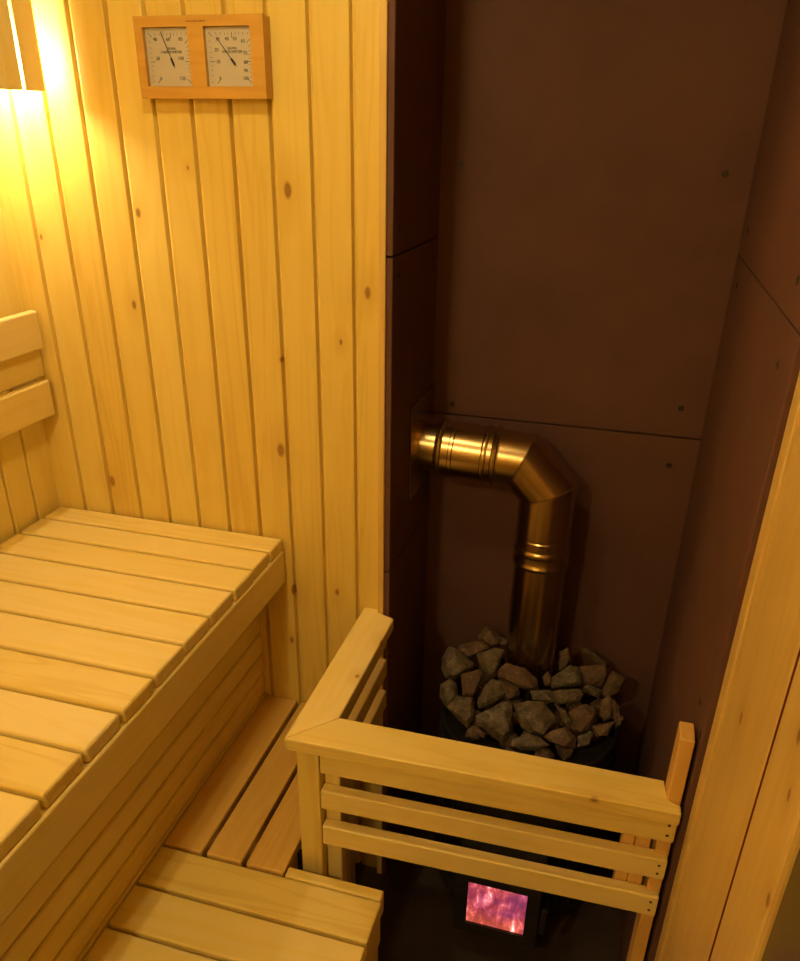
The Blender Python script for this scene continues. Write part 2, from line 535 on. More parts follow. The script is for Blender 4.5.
# ---------------------------------------------------------------- corner lamp, added fill lights
def corner_lamp(x, y, sx, sy, z0, label, bulb_mat):
    t = thing('corner_lamp', label, 'lamp', (x, y, z0))
    z1 = z0 + 0.27
    R0 = 0.172
    for a0, a1 in ((-9.5, -22.5), (-24.3, -38.5), (-40.5, -54.5), (-56.5, -70.5), (-72.5, -86)):
        p = []
        for rr, aa in ((R0, a0), (R0, a1), (R0 - 0.009, a1), (R0 - 0.009, a0)):
            p.append((x + sx * rr * math.cos(math.radians(aa)), y + sy * rr * math.sin(math.radians(aa))))
        obj('shade_slat', prism(p, z0, z1, 0.0015, 1), WOOD_Z, t)
    for zz in (z0 + 0.155, z1 - 0.04):
        pts = []
        aa = [-3 - 84 * i / 10 for i in range(11)]
        outer = [(x + sx * (R0 - 0.010) * math.cos(math.radians(q)), y + sy * (R0 - 0.010) * math.sin(math.radians(q))) for q in aa]
        inner = [(x + sx * (R0 - 0.022) * math.cos(math.radians(q)), y + sy * (R0 - 0.022) * math.sin(math.radians(q))) for q in aa]
        obj('shade_hoop', prism(outer + inner[::-1], zz, zz + 0.012), WOOD_X, t)
    bx, by, bz = x + sx * 0.075, y - sy * 0.075, z0 + 0.055
    bm = bmesh.new()
    bmesh.ops.create_uvsphere(bm, u_segments=20, v_segments=14, radius=0.022, matrix=Matrix.Translation((bx, by, bz)) @ Matrix.Diagonal((1, 1, 1.25, 1)))
    obj('bulb', bm, bulb_mat, t, smooth=True)
    obj('socket', lathe(bx, by, [(0.016, bz + 0.024), (0.022, bz + 0.032), (0.024, bz + 0.075), (0.012, bz + 0.085)], 20), BRASS, t)
    # bracket from socket to the corner
    bm = bmesh.new()
    c = Vector((bx, by, bz + 0.08)); w = Vector((x + sx * 0.0, y, bz + 0.08))
    mid = (c + w) / 2
    mat = Matrix.Translation(mid) @ Matrix.Rotation(math.atan2(w.y - c.y, w.x - c.x), 4, 'Z') @ Matrix.Diagonal(((w - c).length, 0.014, 0.010, 1))
    bmesh.ops.create_cube(bm, size=1.0, matrix=mat)
    obj('bracket', bm, BRASS, t)
    return t


corner_lamp(0.0, 0.0, 1, 1, 1.727, 'slatted wooden corner lamp shade glowing in the top left corner above the bench', BULB)

for lx, ly, lab, lm in ((0.72, -0.58, 'added round fill light out of view above the end of the upper bench', FILL_GLOW3),
                        (0.62, -1.90, 'added round fill light out of view behind the camera', FILL_GLOW2)):
    t = thing('added_fill_light', lab, 'lamp', (lx, ly, CZ - 0.03))  # unseen fill light, added to even out the room's brightness
    obj('fill_base', lathe(lx, ly, [(0.045, CZ - 0.018), (0.050, CZ - 0.0005)], 24), BRASS, t)
    bm = bmesh.new()
    bmesh.ops.create_uvsphere(bm, u_segments=20, v_segments=12, radius=0.03, matrix=Matrix.Translation((lx, ly, CZ - 0.03)) @ Matrix.Diagonal((1, 1, 0.5, 1)))
    obj('fill_glow', bm, lm, t, smooth=True)

# ---------------------------------------------------------------- upper bench
UZ = 0.887
ub = thing('upper_bench', 'high slatted pale wood sauna bench along the left wall', 'bench', (0.28, -0.9, FZ))
edges = [-0.004, -0.071, -0.150, -0.237, -0.330, -0.423, -0.517, -0.608, -0.697, -0.787]
while edges[-1] > -1.70: edges.append(edges[-1] - 0.0900)
for k, (y1, y0) in enumerate(zip(edges, edges[1:])):
    rr = random.Random(k)
    xe = 0.5655 + rr.uniform(-0.0015, 0.0015)
    board('slat', (0.006 + rr.uniform(0, .006), y0 + 0.0035, UZ - 0.027), (xe, y1 - 0.0035, UZ), WOOD_X, ub, 0.0045, 3)
y = edges[-1]
YUE = y
board('front_board', (0.546, YUE, 0.780), (0.569, -0.008, 0.8595), WOOD_Y, ub, 0.004, 3)
for z0, z1 in ((0.398, 0.4530), (0.4595, 0.5095), (0.5165, 0.5655), (0.5725, 0.6235), (0.6305, 0.6815), (0.6885, 0.7395), (0.7465, 0.799)):
    board('apron_slat', (0.476, YUE, z0), (0.496, -0.001, z1), WOOD_Y, ub, 0.0035, 3)
for yy in (-0.04, -0.6, -1.16, YUE + 0.05):
    board('bearer', (0.01, yy - 0.035, 0.80), (0.545, yy, UZ - 0.0275), WOOD_X, ub, 0.002, 1)
    board('post', (0.439, yy - 0.035, FZ), (0.475, yy, 0.7995), WOOD_Z, ub, 0.002, 1)
    board('post', (0.01, yy - 0.035, FZ), (0.045, yy, 0.7995), WOOD_Z, ub, 0.002, 1)

# ---------------------------------------------------------------- lower bench (three long slats)
lb = thing('lower_bench', 'low sauna bench of three lengthwise slats between the upper bench and the stove rail', 'bench', (0.62, -0.24, FZ))
LZ = 0.45
for x0, x1 in ((0.4975, 0.5785), (0.588, 0.6605), (0.670, 0.7455)):
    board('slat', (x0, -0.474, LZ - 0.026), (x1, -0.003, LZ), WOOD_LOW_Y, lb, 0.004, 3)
for yy in (-0.06, -0.40):
    board('bearer', (0.503, yy - 0.035, LZ - 0.08), (0.742, yy, LZ - 0.0265), WOOD_X, lb, 0.002, 1)
    for xx in (0.505, 0.706):
        board('leg', (xx, yy - 0.035, FZ), (xx + 0.035, yy, LZ - 0.0805), WOOD_Z, lb, 0.002, 1)

# ---------------------------------------------------------------- step platform in front
sp = thing('step_platform', 'low step bench with crosswise slats at the bottom edge beside the stove opening', 'bench', (0.72, -0.7, FZ))
PZ = 0.448
yy = -0.4795
for i in range(5):
    w = 0.084
    board('slat', (0.4975, yy - w, PZ - 0.026), (0.937, yy, PZ), WOOD_X, sp, 0.004, 3)
    yy -= w + 0.007
board('back_board', (0.750, -0.4785, PZ - 0.05), (0.935, -0.4565, PZ + 0.002), WOOD_X, sp, 0.0035, 3)
board('end_board', (0.912, yy + 0.01, PZ - 0.105), (0.936, -0.4795, PZ - 0.0285), WOOD_Y, sp, 0.004, 3)
board('end_board', (0.908, yy + 0.01, PZ - 0.20), (0.932, -0.4795, PZ - 0.112), WOOD_Y, sp, 0.004, 3)
for q in (-0.50, yy + 0.06):
    board('bearer', (0.505, q - 0.035, PZ - 0.08), (0.911, q, PZ - 0.0265), WOOD_X, sp, 0.002, 1)
    for xx in (0.505, 0.87):
        board('leg', (xx, q - 0.035, FZ), (xx + 0.035, q, PZ - 0.0805), WOOD_Z, sp, 0.002, 1)

# ---------------------------------------------------------------- backrest on the left wall
br = thing('backrest', 'slatted wooden backrest fixed to the left wall above the upper bench', 'backrest', (0.03, -0.7, 1.115))
board('slat', (0.034, -1.5, 1.258), (0.052, -0.014, 1.336), WOOD_Y, br, 0.004, 3)
board('slat', (0.034, -1.5, 1.115), (0.052, -0.016, 1.192), WOOD_Y, br, 0.004, 3)
board('rear_slat', (0.020, -1.5, 1.195), (0.0335, -0.004, 1.262), WOOD_Y, br, 0.004, 3)
for q in (-0.12, -0.75, -1.38):
    board('bracket', (0.0, q - 0.03, 1.12), (0.0195, q, 1.33), WOOD_Z, br, 0.001, 1)
    board('bracket_block', (0.0195, q - 0.03, 1.12), (0.0335, q, 1.1945), WOOD_Z, br, 0.001, 1)

# ---------------------------------------------------------------- thermometer and hygrometer
tg = thing('thermometer_hygrometer', 'wooden framed wall gauge with two pale square dials, thermometer and hygrometer', 'thermometer', (0.478, 0, 1.716))
GX0, GX1, GZ0, GZ1, GY = 0.3615, 0.5945, 1.7170, 1.8360, -0.030
dials = [(0.3765, 0.4595, 1.7350, 1.8205), (0.4880, 0.5710, 1.7350, 1.8200)]
bm = bmesh.new()
xs = [GX0, dials[0][0], dials[0][1], dials[1][0], dials[1][1], GX1]
zs = [GZ0, 1.7350, 1.8203, GZ1]
grid = [[bm.verts.new((x, GY, z)) for x in xs] for z in zs]
grid2 = [[bm.verts.new((x, GY + 0.009, z)) for x in xs] for z in zs]
for j in range(3):
    for i in range(5):
        hole = (j == 1 and i in (1, 3))
        if not hole:
            bm.faces.new((grid[j][i], grid[j][i + 1], grid[j + 1][i + 1], grid[j + 1][i]))
            bm.faces.new((grid2[j][i + 1], grid2[j][i], grid2[j + 1][i], grid2[j + 1][i + 1]))
        else:
            for a, b in (((j, i), (j, i + 1)), ((j, i + 1), (j + 1, i + 1)), ((j + 1, i + 1), (j + 1, i)), ((j + 1, i), (j, i))):
                bm.faces.new((grid[a[0]][a[1]], grid[b[0]][b[1]], grid2[b[0]][b[1]], grid2[a[0]][a[1]]))
border = [(0, i) for i in range(6)] + [(j, 5) for j in (1, 2, 3)] + [(3, i) for i in (4, 3, 2, 1, 0)] + [(j, 0) for j in (2, 1)]
for a, b in zip(border, border[1:] + border[:1]):
    bm.faces.new((grid[a[0]][a[1]], grid2[a[0]][a[1]], grid2[b[0]][b[1]], grid[b[0]][b[1]]))
front = obj('frame', bm, FRAME_WOOD, tg)
obj('back_block', box((GX0 + .0005, GY + 0.0092, GZ0 + .0005), (GX1 - .0005, -0.0002, GZ1 - .0005), 0.001, 1), FRAME_WOOD, tg)


def text_into(bm, s, x, z, size, y, depth=0.0003, align='CENTER'):
    cu = bpy.data.curves.new('t', 'FONT'); cu.body = s; cu.size = size
    cu.align_x = align; cu.align_y = 'CENTER'; cu.extrude = depth / 2; cu.resolution_u = 2
    to = bpy.data.objects.new('t', cu); COL.objects.link(to)
    bpy.context.view_layer.update()
    me = bpy.data.meshes.new_from_object(to.evaluated_get(bpy.context.evaluated_depsgraph_get()))
    me.transform(Matrix.Translation((x, y, z)) @ Matrix.Rotation(math.pi / 2, 4, 'X'))
    bm.from_mesh(me)
    bpy.data.objects.remove(to); bpy.data.curves.remove(cu); bpy.data.meshes.remove(me)


def line_into(bm, x0, z0, x1, z1, w, y, d=0.0004):
    dx, dz = x1 - x0, z1 - z0
    L = math.hypot(dx, dz); nx, nz = -dz / L * w / 2, dx / L * w / 2
    c = [(x0 + nx, z0 + nz), (x1 + nx, z1 + nz), (x1 - nx, z1 - nz), (x0 - nx, z0 - nz)]
    a = [bm.verts.new((p[0], y, p[1])) for p in c]; b = [bm.verts.new((p[0], y + d, p[1])) for p in c]
    bm.faces.new(a); bm.faces.new(b[::-1])
    for i in range(4): bm.faces.new((a[i], b[i], b[(i + 1) % 4], a[(i + 1) % 4]))


marks = [
    # fractions of the dial: (text, fx, fz)
    ([('40', 0.22, 0.80), ('60', 0.51, 0.80), ('80', 0.79, 0.80), ('20', 0.24, 0.48), ('100', 0.76, 0.48), ('0', 0.27, 0.14), ('120', 0.76, 0.14)],
     'THERMOMETER', (0.17, 0.10), (0.36, 0.93)),
    ([('30', 0.26, 0.80), ('40', 0.46, 0.80), ('50', 0.63, 0.80), ('60', 0.80, 0.76), ('70', 0.84, 0.56), ('80', 0.84, 0.41), ('90', 0.83, 0.27),
      ('100', 0.82, 0.14), ('20', 0.22, 0.62), ('10', 0.24, 0.42), ('0', 0.26, 0.14)],
     'HYGROMETER', (0.17, 0.10), (0.245, 0.82)),
]
for (x0, x1, z0, z1), (nums, word, _, tip) in zip(dials, marks):
    W, H = x1 - x0, z1 - z0
    yd = GY + 0.0088
    d = obj('dial', box((x0 + .0005, yd - 0.0012, z0 + .0005), (x1 - .0005, yd + 0.0003, z1 - .0005)), DIAL, tg)
    yf = yd - 0.0015
    bm = bmesh.new()
    for s, fx, fz in nums: text_into(bm, s, x0 + fx * W, z0 + fz * H, 0.0075, yf)
    text_into(bm, 'SAUNA', x0 + 0.56 * W, z0 + 0.645 * H, 0.0052, yf)
    text_into(bm, word, x0 + 0.56 * W, z0 + 0.585 * H, 0.0056, yf)
    cx, cz = x0 + 0.57 * W, z0 + 0.425 * H
    for i in range(31):
        a = math.radians(225 - 270 * i / 30)
        dx, dz = math.cos(a), math.sin(a)
        # run out to an inset rectangle
        tx = (x0 + 0.95 * W - cx if dx > 0 else cx - (x0 + 0.07 * W)) / max(abs(dx), 1e-6)
        tz = (z0 + 0.91 * H - cz if dz > 0 else cz - (z0 + 0.06 * H)) / max(abs(dz), 1e-6)
        t = min(tx, tz)
        L = 0.0085 if i % 5 == 0 else 0.0045
        line_into(bm, cx + dx * (t - L), cz + dz * (t - L), cx + dx * t, cz + dz * t, 0.0007 if i % 5 == 0 else 0.0004, yf)
    obj('scale_print', bm, BLACK, d)
    bm = bmesh.new()
    tx, tz = x0 + tip[0] * W, z0 + tip[1] * H
    dx, dz = tx - cx, tz - cz
    line_into(bm, cx - dx * 0.2, cz - dz * 0.2, tx, tz, 0.0011, yf - 0.0012)
    line_into(bm, cx - dx * 0.14, cz - dz * 0.14, cx + dx * 0.12, cz + dz * 0.12, 0.0036, yf - 0.0014)
    obj('needle', bm, BLACK, d)
bm = bmesh.new()
for i in range(11):
    box_into(bm, (0.458 + i * 0.0033, GY - 0.0002, 1.8262), (0.4602 + i * 0.0033, GY + 0.0003, 1.8282 + (i % 3) * 0.0004))
obj('engraving', bm, simple('engraved_mark', (0.30, 0.13, 0.03), 0.5), tg)

# ---------------------------------------------------------------- stove
SX, SY, SR = 1.120, 0.115, 0.205
stv = thing('sauna_stove', 'black cylindrical wood burning sauna stove with a small glowing fire window', 'stove', (SX, SY, FZ))
obj('body', lathe(SX, SY, [(SR - 0.02, FZ + 0.03), (SR, FZ + 0.035), (SR, 0.40), (SR + 0.004, 0.404), (SR + 0.004, 0.412), (SR, 0.416), (SR, 0.445),
                           (SR + 0.003, 0.449), (SR, 0.454), (SR - 0.006, 0.452), (SR - 0.006, 0.43), (0.03, 0.43)], 64), STOVE_BLACK, stv, smooth=False)
obj('plinth', lathe(SX, SY, [(SR - 0.03, FZ), (SR - 0.03, FZ + 0.0295)], 48), STOVE_BLACK, stv)
# vertical ribs of the outer mantle
for i in range(28):
    a = math.pi + math.pi * (i + 0.5) / 28
    if abs(math.cos(a)) < 0.45: continue
    c = Vector((SX + math.cos(a) * (SR + 0.003), SY + math.sin(a) * (SR + 0.003), 0.20))
    bm = bmesh.new()
    bmesh.ops.create_cube(bm, size=1.0, matrix=Matrix.Translation(c) @ Matrix.Rotation(a, 4, 'Z') @ Matrix.Diagonal((0.006, 0.012, 0.36, 1)))
    obj('mantle_rib', bm, STOVE_BLACK, stv)
# firebox tunnel and door
FY = -0.186
obj('fire_box', box((1.018, FY + 0.012, 0.025), (1.212, SY - 0.17, 0.262), 0.006), STOVE_BLACK, stv)
bm = bmesh.new()
wx0, wx1, wz0, wz1 = 1.049, 1.180, 0.064, 0.197
ox0, ox1, oz0, oz1 = 1.022, 1.208, 0.035, 0.226
for q0, q1 in (((ox0, wz1), (ox1, oz1)), ((ox0, oz0), (ox1, wz0)), ((ox0, wz0), (wx0, wz1)), ((wx1, wz0), (ox1, wz1))):
    box_into(bm, (q0[0], FY, q0[1]), (q1[0], FY + 0.0118, q1[1]))
fd = obj('fire_door', bm, STOVE_BLACK, stv)
obj('fire_window', box((wx0, FY + 0.006, wz0), (wx1, FY + 0.0105, wz1)), FIRE, fd)
obj('door_handle', lathe(1.220, FY - 0.012, [(0.006, 0.11), (0.007, 0.115), (0.007, 0.175), (0.006, 0.18)], 12), STOVE_BLACK, fd)

# ---------------------------------------------------------------- flue pipe
PX, PY, PR = 1.102, 0.205, 0.0585
fp = thing('flue_pipe', 'shiny steel flue pipe rising from the stones and bending left into the niche wall', 'flue pipe', (PX, PY, 0.47))
fpb = obj('vertical_pipe', lathe(PX, PY, [(PR, 0.431), (PR, 0.816)], 56, cap=False), STEEL, fp, smooth=True)


def rings_part(name, pts, n=56, cap=False, scale=1.0):
    bm = bmesh.new()
    sweep(bm, pts, 1.0, n, cap)
    o = obj(name, bm, STEEL, fp, smooth=False)
    for p in o.data.polygons: p.use_smooth = True
    md = o.modifiers.new('edge', 'EDGE_SPLIT'); md.split_angle = math.radians(28)
    return o


up = (0, 0, 1)
rings_part('collar', [((PX, PY, z), up, r) for z, r in
                      ((0.808, PR + .0002), (0.808, PR + .0022), (0.8125, PR + .0045), (0.817, PR + .0050), (0.8215, PR + .0030), (0.825, PR + .0015),
                       (0.838, PR + .0015), (0.842, PR + .0045), (0.847, PR + .0055), (0.852, PR + .0045), (0.856, PR + .0015), (0.872, PR + .0015),
                       (0.873, PR + .0028), (0.877, PR + .0032), (0.880, PR + .0015), (0.884, PR + 0.0015))])
# the elbow: three mitred pieces
Mz1, Mx1 = 1.047, 1.040      # first mitre centre (horizontal to diagonal)
Mz2, Mx2 = 0.984, PX         # second mitre centre (diagonal to vertical)
RE = PR + 0.0015
h = Vector((1, 0, -0.05)).normalized()
M1 = Vector((Mx1, PY, Mz1)); M2 = Vector((Mx2, PY, Mz2))
dg = (M2 - M1).normalized()
dn = Vector((0, 0, -1))


def mitre_ring(bm, c, d_in, d_out, r, n=56):
    """ring lying in the plane bisecting two pipe directions; on the cylinder of radius r around d_in"""
    pn = (d_in + d_out).normalized()
    u = Vector((0, 1, 0)); v = d_in.cross(u).normalized()
    out = []
    for i in range(n):
        t = 2 * math.pi * i / n
        p = u * (math.cos(t) * r) + v * (math.sin(t) * r)
        s = -(p.dot(pn)) / d_in.dot(pn)
        out.append(bm.verts.new(c + p + d_in * s))
    return out


def perp_ring(bm, c, d, r, n=56):
    u = Vector((0, 1, 0)); v = d.cross(u).normalized()
    return [bm.verts.new(c + u * (math.cos(2 * math.pi * i / n) * r) + v * (math.sin(2 * math.pi * i / n) * r)) for i in range(n)]


def bridge(name, builder):
    bm = bmesh.new()
    rs = builder(bm)
    n = len(rs[0])
    for a, b in zip(rs, rs[1:]):
        for i in range(n): bm.faces.new((a[i], a[(i + 1) % n], b[(i + 1) % n], b[i]))
    o = obj(name, bm, STEEL, fp, smooth=False)
    for p in o.data.polygons: p.use_smooth = True
    md = o.modifiers.new('edge', 'EDGE_SPLIT'); md.split_angle = math.radians(28)
    return o


bridge('elbow', lambda bm: [perp_ring(bm, M1 - h * 0.060, h, RE), mitre_ring(bm, M1 - h * 0.002, h, dg, RE), mitre_ring(bm, M1 - h * 0.0008, h, dg, RE + 0.0016),
                            mitre_ring(bm, M1 + dg * 0.0008, dg, h, RE + 0.0016), mitre_ring(bm, M1 + dg * 0.002, dg, h, RE),
                            mitre_ring(bm, M2 - dg * 0.002, dg, dn, RE), mitre_ring(bm, M2 - dg * 0.0008, dg, dn, RE + 0.0016),
                            mitre_ring(bm, M2 + dn * 0.0008, dn, dg, RE + 0.0016), mitre_ring(bm, M2 + dn * 0.002, dn, dg, RE),
                            perp_ring(bm, Vector((PX, PY, 0.883)), dn, RE)])


def hp(x):    # point on the horizontal axis
    return M1 + h * ((x - M1.x) / h.x)


rings_part('collar', [(hp(x), -h, r) for x, r in
                      ((0.994, RE), (0.991, RE + .0005), (0.989, RE + .0038), (0.985, RE + .0052), (0.981, RE + .0040), (0.978, RE + .001), (0.969, RE + .001),
                       (0.967, RE + .0036), (0.963, RE + .0046), (0.959, RE + .0036), (0.957, RE + .001))])
rings_part('horizontal_pipe', [(hp(x), -h, r) for x, r in
                               ((0.958, RE + .001), (0.897, RE + .001), (0.895, RE + 0.003), (0.889, RE + .0030), (0.887, RE + 0.001), (0.872, RE + .001), (0.869, RE + 0.0035), (0.864, RE + 0.0048), (0.859, RE + 0.0035), (0.856, RE - 0.001))])
rings_part('wall_sleeve', [(hp(x), -h, r) for x, r in ((0.858, PR - 0.004), (XN1 - .004, PR - 0.004))])
zc = hp(XN1).z
wp = board('wall_plate', (XN1 + 0.0003, 0.124, zc - 0.105), (XN1 + 0.0055, YB - 0.004, zc + 0.105), STEEL, fp, 0.0008, 1)
wp['label'] = 'square steel plate around the pipe where it enters the wall'

# ---------------------------------------------------------------- stones
STONES = [
    ('dark stone highest at the back left of the heap', (0.994, 0.26, 0.5446),
     [(-0.0073, 0.0284), (-0.0293, 0.0009), (-0.022, -0.0137), (0.0073, -0.0284), (0.0293, -0.0174), (0.022, 0.0082)]),
    ('tiny dark stone tucked between the back left stones and the flue pipe', (1.0331, 0.2437, 0.55),
     [(-0.0108, 0.0118), (0.0108, 0.0063), (0.0072, -0.0118), (-0.009, -0.0081)]),
    ('flat brownish stone behind the upper left stones', (0.9639, 0.2074, 0.5349),
     [(0.0036, 0.0216), (-0.036, 0.0108), (-0.0396, -0.0036), (-0.018, -0.0216), (0.0108, -0.0108), (0.0396, 0.0036), (0.0252, 0.018)]),
    ('chunky ridged stone at the upper left edge of the heap', (0.9337, 0.1627, 0.5211),
     [(-0.0196, 0.04), (-0.0373, 0.0133), (-0.0391, -0.0151), (-0.0284, -0.0364), (-0.0071, -0.04), (0.0355, -0.0151), (0.0391, -0.0009), (0.0036, 0.0169), (-0.0071, 0.0347)]),
    ('wedge shaped stone left of the flue pipe base', (1.0151, 0.1539, 0.5371),
     [(-0.0332, 0.0262), (0.0122, 0.0402), (0.0332, 0.0367), (0.0227, 0.0052), (0.0122, -0.0262), (-0.0122, -0.0402), (-0.0227, -0.0087)]),
    ('small pale stone with a smooth face beside a dark gap on the left', (0.9829, 0.095, 0.5179),
     [(-0.0252, 0.0214), (0.0142, 0.0334), (0.0252, 0.0249), (0.0211, 0.0043), (0.0005, -0.0334), (-0.0218, -0.0266)]),
    ('rounded stone on the left rim of the heap', (0.9343, 0.0678, 0.4983),
     [(0.0034, 0.0342), (-0.0205, 0.0205), (-0.0222, -0.0103), (-0.0034, -0.0342), (0.0222, -0.0103), (0.0188, 0.0205)]),
    ('grey pointed stone at the lower left rim with a flat face', (0.9729, 0.0191, 0.4908),
     [(-0.0067, 0.0375), (0.0267, 0.0308), (0.0317, -0.0108), (0.015, -0.0375), (-0.01, -0.0142), (-0.0317, 0.0108)]),
    ('long brown stone lying in front of the flue pipe base', (1.0867, 0.1293, 0.5393),
     [(-0.0274, 0.0316), (-0.0445, 0.0162), (-0.0462, -0.0009), (-0.0308, -0.0111), (0.0103, -0.0282), (0.0462, -0.0316), (0.0427, -0.0043), (0.0171, 0.0197)]),
    ('angular pale stone above the triangular stone', (1.0386, 0.071, 0.5199),
     [(-0.0025, 0.0336), (-0.0193, 0.0202), (-0.0378, -0.0202), (-0.0345, -0.0336), (-0.0126, -0.0336), (0.0378, 0.0067), (0.0143, 0.0286)]),
    ('dark sliver of stone behind the angular pale stone', (1.0718, 0.0873, 0.5278),
     [(-0.0253, 0.0236), (0.0219, 0.0034), (0.0253, -0.0168), (-0.0084, -0.0236), (-0.0017, -0.0034)]),
    ('triangular grey stone at the front of the heap', (1.0541, 0.0004, 0.496),
     [(0.022, 0.0482), (-0.0416, 0.0122), (-0.0367, -0.0041), (0.0188, -0.0482), (0.0416, -0.0204), (0.0384, 0.0384)]),
    ('largest blocky six sided stone in the middle of the heap', (1.1411, 0.0247, 0.5083),
     [(-0.0464, 0.0307), (-0.0106, 0.0385), (0.0189, 0.0365), (0.0464, -0.0006), (0.0189, -0.0385), (-0.0117, -0.0341), (-0.0318, -0.0184)]),
    ('flat oval stone lowest at the front of the heap', (1.14, -0.0281, 0.4863),
     [(-0.039, 0.0038), (-0.0039, 0.0192), (0.0158, 0.0104), (0.042, -0.0071), (0.0158, -0.0192), (-0.0236, -0.0181), (-0.042, -0.0093)]),
    ('tiny stone beneath the triangular stone on the front rim', (1.0289, -0.028, 0.4808),
     [(-0.0122, 0.0081), (0.0008, 0.0097), (0.0122, -0.0016), (0.0073, -0.0097), (-0.0089, -0.0016)]),
    ('small upright stone between the long brown stone and the ridged one', (1.1511, 0.1359, 0.5406),
     [(0.0024, 0.0168), (-0.0104, 0.0024), (-0.004, -0.0168), (0.0088, -0.0168), (0.0104, 0.0056)]),
    ('ridged stone with a pale vein right of the flue pipe base', (1.1945, 0.1556, 0.541),
     [(-0.0386, -0.0048), (0.0081, 0.0274), (0.0274, 0.0242), (0.0386, -0.0113), (0.0338, -0.0193), (-0.0338, -0.0274)]),
    ('half hidden stone behind the largest blocky stone', (1.1475, 0.0822, 0.5273),
     [(-0.0275, 0.0141), (0.0196, 0.0157), (0.0275, -0.0094), (0.0102, -0.0157), (-0.0212, -0.0063)]),
    ('squarish stone directly under the stone with the pale vein', (1.2042, 0.0996, 0.5273),
     [(-0.0346, 0.0141), (0.0236, 0.0189), (0.0346, 0.0063), (0.0267, -0.0094), (-0.0236, -0.0189), (-0.0299, -0.0094)]),
    ('thin leaf shaped stone standing right of the largest blocky stone', (1.1992, 0.0464, 0.5116),
     [(-0.0192, 0.0285), (0.0038, 0.0162), (0.0192, -0.0054), (0.0177, -0.0285), (0.0038, -0.0177), (-0.0131, 0.01)]),
    ('dark brown stone between the leaf shaped stone and the right rim', (1.2436, 0.0559, 0.5079),
     [(-0.0323, 0.0154), (0.0046, 0.0338), (0.0292, 0.0215), (0.0323, -0.0031), (0.0169, -0.0215), (-0.0138, -0.0338), (-0.0262, -0.0215)]),
    ('dark rounded stone at the front right of the oval stone', (1.2008, -0.0034, 0.4923),
     [(-0.0181, 0.0143), (0.0121, 0.0234), (0.0332, 0.0023), (0.0332, -0.0219), (0.0091, -0.0234), (-0.0272, -0.0068), (-0.0332, 0.0023)]),
    ('small tan stone on the front right rim', (1.255, 0.0116, 0.4896),
     [(-0.0181, 0.0053), (0.0106, 0.0174), (0.0181, 0.0083), (0.0076, -0.0128), (-0.0181, -0.0174)]),
    ('narrow dark stone leaning behind the right side of the flue pipe', (1.1849, 0.2137, 0.55),
     [(-0.0132, 0.0182), (0.0083, 0.0281), (0.0132, 0.0017), (0.0017, -0.0215), (-0.0132, -0.0281)]),
    ('long dark stone furthest to the back right of the heap', (1.2531, 0.2533, 0.5422),
     [(-0.0334, 0.0226), (-0.0134, 0.0209), (0.0301, -0.0092), (0.0334, -0.0226), (0.0, -0.0175), (-0.0267, 0.0075)]),
    ('broad dark stone in front of the back right stone', (1.255, 0.1829, 0.5357),
     [(-0.0324, 0.0235), (0.0259, 0.0284), (0.0324, 0.0073), (0.0162, -0.0284), (-0.013, -0.0219), (-0.0292, 0.0008)]),
    ('tilted dark stone at the far right edge of the heap', (1.304, 0.1827, 0.5238),
     [(-0.0032, 0.0323), (0.0291, 0.0161), (0.0129, -0.0194), (-0.0291, -0.0323), (-0.0291, -0.0161)]),
    ('upright reddish stone near the right rim', (1.2936, 0.1036, 0.5107),
     [(-0.0125, 0.018), (0.0063, 0.032), (0.0156, 0.0117), (0.0094, -0.0195), (-0.0063, -0.032), (-0.0156, -0.0133)]),
    ('narrow dark stone on the right rim beside the upright reddish stone', (1.3154, 0.1079, 0.5057),
     [(-0.0063, 0.0266), (0.0063, 0.0109), (0.0094, -0.0203), (-0.0031, -0.0266), (-0.0094, -0.0109)]),
    ('low dark stone at the lower right rim', (1.2907, 0.0496, 0.4953),
     [(-0.026, 0.0076), (0.026, 0.0168), (0.0076, -0.0138), (-0.0168, -0.0168)]),
    ('small stone wedged right of the squarish stone', (1.2574, 0.136, 0.5269),
     [(-0.0206, 0.0103), (-0.0111, 0.0151), (0.0206, 0.004), (0.0143, -0.0151), (-0.0079, -0.0056)]),
    ('tiny stone chip on the lower right rim', (1.3233, 0.081, 0.4994),
     [(-0.0031, 0.0154), (0.0093, 0.0093), (0.0031, -0.0062), (-0.0093, -0.0154)]),
]

B_R = R_RIGHT.copy(); B_U = -R_DOWN; B_F = -R_FWD    # the stones' own broad faces look up and outwards


